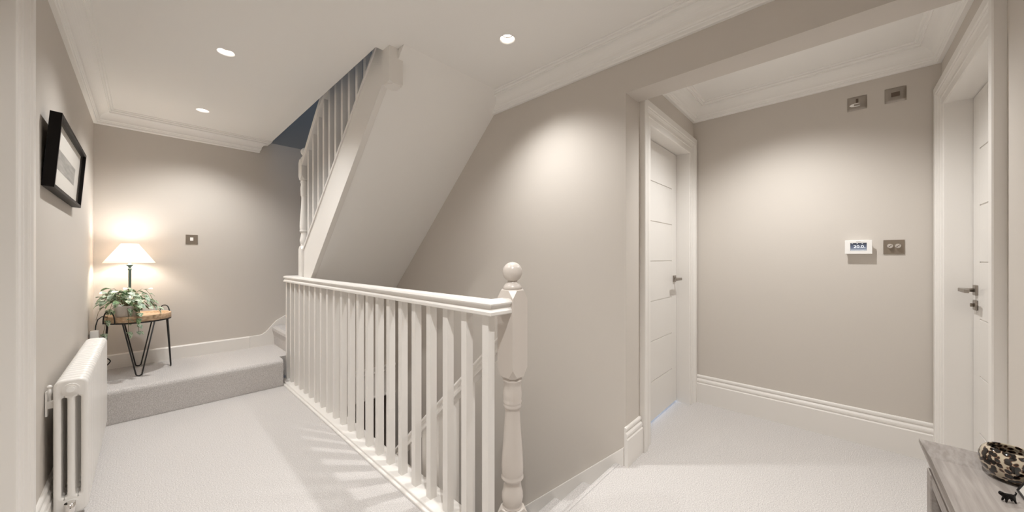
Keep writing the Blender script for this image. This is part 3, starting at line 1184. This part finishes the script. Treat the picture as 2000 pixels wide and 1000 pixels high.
tag(cord.build('cable', M_CABLE), 'short loop of black cable by the baseboard beside the radiator end', 'cord')

# ------------------------------------------------------------------ potted plant
PX, PY, PZ = -0.095, 4.045, 0.678
plant = thing('potted_plant', 'trailing variegated plant in a pale pot on the tray table', 'plant', (PX, PY, PZ))
m = MB()
m.lathe([(0.002, 0.0), (0.05, 0.0), (0.055, 0.004), (0.068, 0.10), (0.070, 0.106), (0.064, 0.106), (0.060, 0.09), (0.002, 0.088)], PX, PY, 36, PZ)
m.build('pot', M_POT, plant)
MB().lathe([(0.060, 0.089), (0.04, 0.095), (0.002, 0.097)], PX, PY, 24, PZ).build('soil', M_SOIL, plant)


def leaf_mesh(mt, curl):
    L, Wd = 0.05, 0.019
    m = MB()
    rg = []
    for i in range(7):
        t_ = i / 6
        w_ = Wd * (math.sin(PI * min(1, t_ * 0.93 + 0.05)) ** 0.75) if i < 6 else 0.0008
        z = -curl * t_ * t_ * L
        rg.append([(t_ * L, -w_, z + w_ * 0.35), (t_ * L, -w_ * 0.5, z + w_ * 0.12), (t_ * L, 0, z), (t_ * L, w_ * 0.5, z + w_ * 0.12), (t_ * L, w_, z + w_ * 0.35)])
    m.rings(rg, closed=False, cap=False, smooth=True)
    return m.mesh('leaf', mt)


leaves = [leaf_mesh(mt, cu) for mt in M_LEAF for cu in (0.25, 0.6)]
rnd = random.Random(11)
stems = MB()
LW = [0, 0, 0, 1, 1, 2, 3, 4, 5, 5, 4, 0]
right = Vector((math.cos(YAW), -math.sin(YAW), 0))
top = Vector((PX, PY, PZ + 0.10))
ns = 30
for s in range(ns):
    a = 2 * PI * s / ns + rnd.uniform(-0.12, 0.12)
    out = Vector((math.cos(a), math.sin(a), 0))
    along = abs(out.dot(right))
    reach = rnd.uniform(0.07, 0.11) + 0.075 * along ** 2
    if out.dot(Vector((0.3, 1, 0)).normalized()) > 0.6:
        reach *= 0.7
    rise = rnd.uniform(0.04, 0.135)
    facing = out.dot(Vector((-math.sin(YAW), -math.cos(YAW), 0))) > 0.6
    drop = rnd.uniform(0.0, 0.05) + (0.05 if rnd.random() < 0.3 else 0)
    if s % 8 == 5:
        drop += 0.05
    if facing:                                      # keep the pot in sight
        drop, rise = 0.0, rise + 0.02
    pts = []
    for k in range(7):
        t_ = k / 6
        z = rise * 4 * t_ * (1 - t_) * 0.9 + (rise * 0.4 - drop) * t_
        pts.append(top + out * (0.02 + reach * t_) + Vector((0, 0, z)))
    for p in pts:                                   # keep clear of the walls and of the tray
        p.x = max(p.x, XL + 0.03)
        p.y = min(p.y, YB - 0.05)
    stems.tube(pts, 0.0014, 5)
    for k in (2, 3, 4, 5, 6):
        if rnd.random() < 0.12:
            continue
        p = pts[k]
        d = (pts[k] - pts[k - 1]).normalized()
        yaw = math.atan2(d.y, d.x) + (rnd.uniform(0.3, 1.2) * (1 if k % 2 else -1) if k < 6 else rnd.uniform(-0.3, 0.3))
        pitch = rnd.uniform(-0.35, 0.6) + (0.35 if drop > 0.06 else 0)
        sc = rnd.uniform(0.7, 1.15)
        tip = p + Vector((math.cos(yaw), math.sin(yaw), 0)) * 0.05 * sc
        if tip.x < XL + 0.012 or tip.y > YB - 0.03:
            continue
        link('leaf', leaves[LW[rnd.randrange(len(LW))]], plant, tuple(p), (rnd.uniform(-0.5, 0.5), pitch, yaw), (sc, sc * rnd.uniform(0.85, 1.1), sc))
# trailing strand over the front rim of the tray
for (dx, dy, n_) in ((0.055, -0.085, 6), (-0.09, -0.05, 3), (0.012, -0.075, 3)):
    p0 = top + Vector((dx * 0.5, dy * 0.5, 0.01))
    pts = [p0]
    for k in range(1, n_ + 1):
        t_ = k / n_
        pts.append(Vector((PX + dx * (0.5 + 0.75 * t_ ** 0.6), PY + dy * (0.5 + 0.85 * t_ ** 0.6), top.z + 0.03 * (1 - t_) - 0.19 * t_ ** 1.5)))
    stems.tube(pts, 0.0014, 5)
    for k in range(1, n_ + 1):
        for s_ in (1, -1):
            yaw = -YAW + s_ * rnd.uniform(0.3, 0.9) + (PI if s_ < 0 else 0) - 0.5
            sc = rnd.uniform(0.75, 1.1)
            link('leaf', leaves[LW[rnd.randrange(len(LW))]], plant, tuple(pts[k]), (rnd.uniform(-0.6, 0.2), rnd.uniform(0.3, 1.0), yaw), (sc, sc, sc))
stems.build('stem', M_STEM, plant)

# ------------------------------------------------------------------ wall plates
def plate_end(name, label, yc, zc, w_, h_, m, t=0.007, bev=0.003):
    """plate on the end wall of the corridor (faces -x); returns thing and a helper for its parts"""
    root = thing(name, label, 'switch', (XE, yc, zc))

    def bx(nm, dy0, dy1, dz0, dz1, d0, d1, mm, bv=0.001):
        return MB().box(XE - d1, XE - d0, yc + dy0, yc + dy1, zc + dz0, zc + dz1).build(nm, mm, root, bevel=bv)
    if t < 0.006:
        bx('plate', -w_ / 2, w_ / 2, -h_ / 2, h_ / 2, 0.0, t, m, bev)
        return root, bx
    # softly domed plate
    n, rg = 12, []
    mb = MB()
    rg = [[(XE - 0.0015 - (t - 0.0015) * ((1 - (2 * i / n - 1) ** 4) * (1 - (2 * j / n - 1) ** 4)) ** 0.5,
            yc - w_ / 2 + w_ * j / n, zc - h_ / 2 + h_ * i / n) for j in range(n + 1)] for i in range(n + 1)]
    mb.rings(rg, closed=False, cap=False, smooth=True)
    mb.box(XE - 0.0016, XE, yc - w_ / 2, yc + w_ / 2, zc - h_ / 2, zc + h_ / 2)
    mb.build('plate', m, root)
    return root, bx


# looking at the end wall, picture-right is -y
r_, bx = plate_end('fan_isolator', 'steel plate with lozenge toggle, left of the two plates near the ceiling', -0.079, 2.122, 0.088, 0.086, M_STEEL, 0.009, 0.005)
bx('indicator', -0.006, 0.006, 0.0, 0.026, 0.009, 0.011, M_DARKBRN)
m = MB()
lz = []
for k in range(24):
    a = 2 * PI * k / 24
    lz.append((-0.079 + 0.004 + 0.026 * math.cos(a) * (1.15 if math.cos(a) > 0 else 0.85), 2.122 - 0.012 + 0.0105 * math.sin(a) * (1 if abs(math.cos(a)) < 0.8 else 0.9)))
m.prism(lz, 0, XE - 0.0125, XE - 0.009)
m.build('toggle_surround', M_WHITE, r_)
bx('toggle', -0.018, 0.014, -0.0175, -0.0065, 0.0125, 0.015, M_STEEL)
r_, bx = plate_end('wall_switch', 'steel plate with dark square rocker near the ceiling by the right doorframe', -0.241, 2.124, 0.088, 0.086, M_STEEL, 0.009, 0.005)
bx('rocker', -0.0175, 0.0175, -0.013, 0.013, 0.009, 0.0115, M_DARKBRN)
r_, bx = plate_end('dimmer_switch', 'bronze plate with two round dimmer knobs beside the thermostat', -0.2345, 1.218, 0.085, 0.085, M_BRONZE, 0.005, 0.001)
for dy in (0.016, -0.016):
    m = MB()
    yk, zk = -0.2345 + dy, 1.224
    m.tube([(XE - 0.005, yk, zk), (XE - 0.012, yk, zk)], 0.0125, 24)
    m.tube([(XE - 0.012, yk, zk), (XE - 0.022, yk, zk)], 0.010, 24)
    k_ = m.build('dimmer_knob', M_CHROME, r_)
    mm = MB().box(XE - 0.0235, XE - 0.0215, yk - 0.0015, yk + 0.0015, zk - 0.009, zk + 0.009)
    mm.v = [(p[0], yk + (p[1] - yk) * 0.7 - (p[2] - zk) * 0.7, zk + (p[1] - yk) * 0.7 + (p[2] - zk) * 0.7) for p in mm.v]
    mm.build('knob_slot', M_DARKBRN, k_)

th = thing('thermostat', 'white thermostat with lit screen reading 20.0 on the corridor end wall', 'thermostat', (XE, -0.084, 1.22))
yc, zc = -0.084, 1.22
MB().box(XE - 0.03, XE, yc - 0.054, yc + 0.054, zc - 0.038, zc + 0.040).build('housing', M_WHITE, th, bevel=0.004)
MB().box(XE - 0.034, XE - 0.028, yc - 0.06, yc + 0.06, zc - 0.0425, zc + 0.0425).build('front_cover', M_WHITE, th, bevel=0.002)
MB().box(XE - 0.0348, XE - 0.0338, yc - 0.036, yc + 0.036, zc - 0.022, zc + 0.026).build('screen', screen_mat(-0.022, 0.026), th)
MB().box(XE - 0.0344, XE - 0.0338, yc - 0.010, yc + 0.010, zc + 0.032, zc + 0.0345).build('front_mark', M_GREYMARK, th)
M_GLOWTXT = mat('lit_digits', (0.9, 0.9, 0.9), 0.5, emit=((0.9, 0.93, 1.0), 0.4))
fc = bpy.data.curves.new('temperature_reading', 'FONT')
fc.body = '20.0'
fc.size = 0.024
fc.align_x = 'CENTER'
fc.extrude = 0.0002
fo = bpy.data.objects.new('tmp_text', fc)
COL.objects.link(fo)
dg = bpy.context.evaluated_depsgraph_get()
tme = bpy.data.meshes.new_from_object(fo.evaluated_get(dg))
bpy.data.objects.remove(fo)
tme.name = 'temperature_reading'
tme.materials.clear()
tme.materials.append(M_GLOWTXT)
link('temperature_reading', tme, th, (XE - 0.0352, yc - 0.001, zc - 0.005), (PI / 2, 0, -PI / 2), (1.12, 1, 1))
m = MB()
m.box(XE - 0.0353, XE - 0.0347, yc - 0.031, yc - 0.024, zc - 0.005, zc - 0.0035)
m.box(XE - 0.0353, XE - 0.0347, yc - 0.034, yc + 0.034, zc - 0.0195, zc - 0.0185)
for k in range(3):
    m.box(XE - 0.0353, XE - 0.0347, yc + 0.024 - 0.022 * k, yc + 0.030 - 0.022 * k, zc + 0.0205, zc + 0.022)
m.build('screen_marks', M_GLOWTXT, th)

bs = thing('wall_switch', 'small bronze switch plate with white rocker right of the table lamp', 'switch', (0.307, YB, 1.325))
MB().box(0.265, 0.349, YB - 0.006, YB, 1.284, 1.37).build('plate', M_BRONZE, bs, bevel=0.001)
MB().box(0.295, 0.317, YB - 0.010, YB - 0.006, 1.314, 1.345).build('rocker', M_WHITE, bs, bevel=0.001)

# ------------------------------------------------------------------ console table and what stands on it
CZ = 0.78
con = thing('console_table', 'greyed oak console table with tray top at the lower right', 'table', (0.55, -0.26, 0))
cx0, cx1, cy0, cy1 = -0.05, 1.092, -0.405, -0.118
fl = 0.022                                     # rim height
m = MB()
m.box(cx0 + 0.03, cx1 - 0.03, cy0 + 0.02, cy1 - 0.012, CZ - fl - 0.014, CZ - fl)
m.build('table_top', M_CONSOLE, con)


def rim(a0, a1, b0, b1):
    """splayed board between an outer top edge and an inner bottom edge"""
    (x0, y0), (x1, y1) = a0, a1
    (u0, v0), (u1, v1) = b0, b1
    rg = [[(x0, y0, CZ), (x0, y0, CZ - 0.006), (u0, v0, CZ - fl - 0.012), (u0, v0, CZ - fl)],
          [(x1, y1, CZ), (x1, y1, CZ - 0.006), (u1, v1, CZ - fl - 0.012), (u1, v1, CZ - fl)]]
    MB().rings(rg).build('rim', M_CONSOLE, con)


o_ = [(cx0, cy0), (cx1, cy0), (cx1, cy1), (cx0, cy1)]
i_ = [(cx0 + 0.03, cy0 + 0.02), (cx1 - 0.03, cy0 + 0.02), (cx1 - 0.03, cy1 - 0.012), (cx0 + 0.03, cy1 - 0.012)]
for k in range(4):
    rim(o_[k], o_[(k + 1) % 4], i_[k], i_[(k + 1) % 4])
lx0, lx1, ly0, ly1 = cx0 + 0.03, cx1 - 0.04, cy0 + 0.02, cy1 - 0.006
zb = CZ - fl - 0.016
for (x, y) in ((lx1, ly1), (lx1, ly0 + 0.035), (lx0 + 0.035, ly1), (lx0 + 0.035, ly0 + 0.035)):
    MB().box(x - 0.035, x, y - 0.035, y, 0, zb).build('leg', M_CONSOLE, con, bevel=0.002)
MB().box(lx0 + 0.035, lx1 - 0.035, ly1 - 0.022, ly1 - 0.002, zb - 0.022, zb).build('apron', M_CONSOLE, con)
MB().box(lx1 - 0.028, lx1 - 0.008, ly0 + 0.035, ly1 - 0.035, zb - 0.6, zb).build('side_panel', M_DARKIN, con)
MB().box(lx0 + 0.035, lx1 - 0.035, ly0 + 0.005, ly0 + 0.02, zb - 0.6, zb).build('back_panel', M_DARKIN, con)
MB().box(lx0 + 0.02, lx1 - 0.02, ly0 + 0.02, ly1 - 0.01, 0.13, 0.15).build('shelf', M_DARKIN, con)

# leopard glass bowl
BX_, BY_, BZ_ = 1.050, -0.219, CZ - fl
bowl = MB()
pr = [(0.001, 0.0), (0.022, 0.0), (0.034, 0.006), (0.044, 0.018), (0.0495, 0.034), (0.049, 0.048), (0.044, 0.060), (0.038, 0.066), (0.0355, 0.0675),
      (0.034, 0.066), (0.040, 0.058), (0.0445, 0.047), (0.045, 0.034), (0.040, 0.02), (0.03, 0.01), (0.001, 0.006)]
bowl.lathe(pr, 0, 0, 48)
bowl.v = [(p[0] * 0.69 + BX_, p[1] * 0.70 + BY_, p[2] * 0.82 + BZ_) for p in bowl.v]
ob = bowl.build('glass_bowl', M_LEOPARD, loc=(BX_, BY_, BZ_))
tag(ob, 'glossy leopard spotted glass bowl on the console table', 'bowl')

# tiny black animal figurine: one continuous skinned body
def figurine(loc, rot, sc):
    vs = [(0, 0, 10), (4, 0, 10.5), (8, 0, 10), (11, 0, 12), (13.5, 0, 13.5), (16, 0, 12.5),        # trunk, neck, head, muzzle
          (8.2, 2.4, 5), (9.5, 3, 0.4), (8.2, -2.4, 5), (9.5, -3, 0.4),                                  # front legs
          (-1.5, 2.4, 5.5), (-3, 3, 0.4), (-1.5, -2.4, 5.5), (-3, -3, 0.4),                              # hind legs
          (-4, 0, 12), (-6, 0, 16), (-4, 0, 18),                                                         # tail, curled up
          (12.6, 1.6, 16), (12.6, -1.6, 16)]                                                              # ears
    es = [(0, 1), (1, 2), (2, 3), (3, 4), (4, 5), (2, 6), (6, 7), (2, 8), (8, 9), (0, 10), (10, 11), (0, 12), (12, 13), (0, 14), (14, 15), (15, 16), (4, 17), (4, 18)]
    rs = [3.8, 3.6, 3.9, 2.8, 2.9, 1.9, 1.5, 1.1, 1.5, 1.1, 1.7, 1.1, 1.7, 1.1, 1.1, 0.9, 0.7, 0.9, 0.9]
    me = bpy.data.meshes.new('animal_figurine')
    me.from_pydata([tuple(c_ * 0.001 for c_ in v) for v in vs], es, [])
    me.materials.append(M_BLACKW)
    o = bpy.data.objects.new('animal_figurine', me)
    COL.objects.link(o)
    md = o.modifiers.new('skin', 'SKIN')
    for v, r in zip(me.skin_vertices[0].data, rs):
        v.radius = (r * 0.001, r * 0.001)
    me.skin_vertices[0].data[0].use_root = True
    sb = o.modifiers.new('subdivision', 'SUBSURF')
    sb.levels = sb.render_levels = 1
    o.location = loc
    o.rotation_euler = (0, 0, rot)
    o.scale = (sc, sc, sc)
    return o


fg = figurine((0.955, -0.2005, CZ - fl + 0.0002), math.radians(120), 1.0)
tag(fg, 'tiny black animal figurine on the console in front of the bowl', 'figurine')

# corner of a small black edged glass frame at the picture edge
fr = thing('photo_frame', 'black edged glass photo frame corner at the right end of the console', 'frame', (0.96, -0.22, CZ - fl))
LEAN = math.radians(24)


def fbox(name, x0, x1, y0, y1, z0, z1, m):
    """x: along the bottom edge towards the viewer, y: up the leaning face, z: out of the face"""
    mb = MB().box(x0, x1, y0, y1, z0, z1)
    sl, cl = math.sin(LEAN), math.cos(LEAN)
    mb.v = [(1.011 - p[0], -0.2185 - p[1] * sl + p[2] * cl, CZ - fl + 0.0005 + p[1] * cl + p[2] * sl) for p in mb.v]
    return mb.build(name, m, fr)


fbox('frame_edge', 0, 0.09, 0, 0.0022, -0.003, 0.002, M_BLACK)
fbox('frame_edge', 0, 0.0016, 0.0022, 0.12, -0.003, 0.002, M_BLACK)
fbox('frame_edge', 0.0884, 0.09, 0.0022, 0.12, -0.003, 0.002, M_BLACK)
fbox('frame_edge', 0.0016, 0.0884, 0.118, 0.12, -0.003, 0.002, M_BLACK)
fbox('mount', 0.0016, 0.0884, 0.0022, 0.118, -0.0015, 0.0, M_MAT)
fbox('glass_pane', 0.0016, 0.0884, 0.0022, 0.118, 0.0005, 0.0015, M_PANE)
fbox('strut', 0.04, 0.05, 0.0022, 0.06, -0.006, -0.003, M_BLACK)
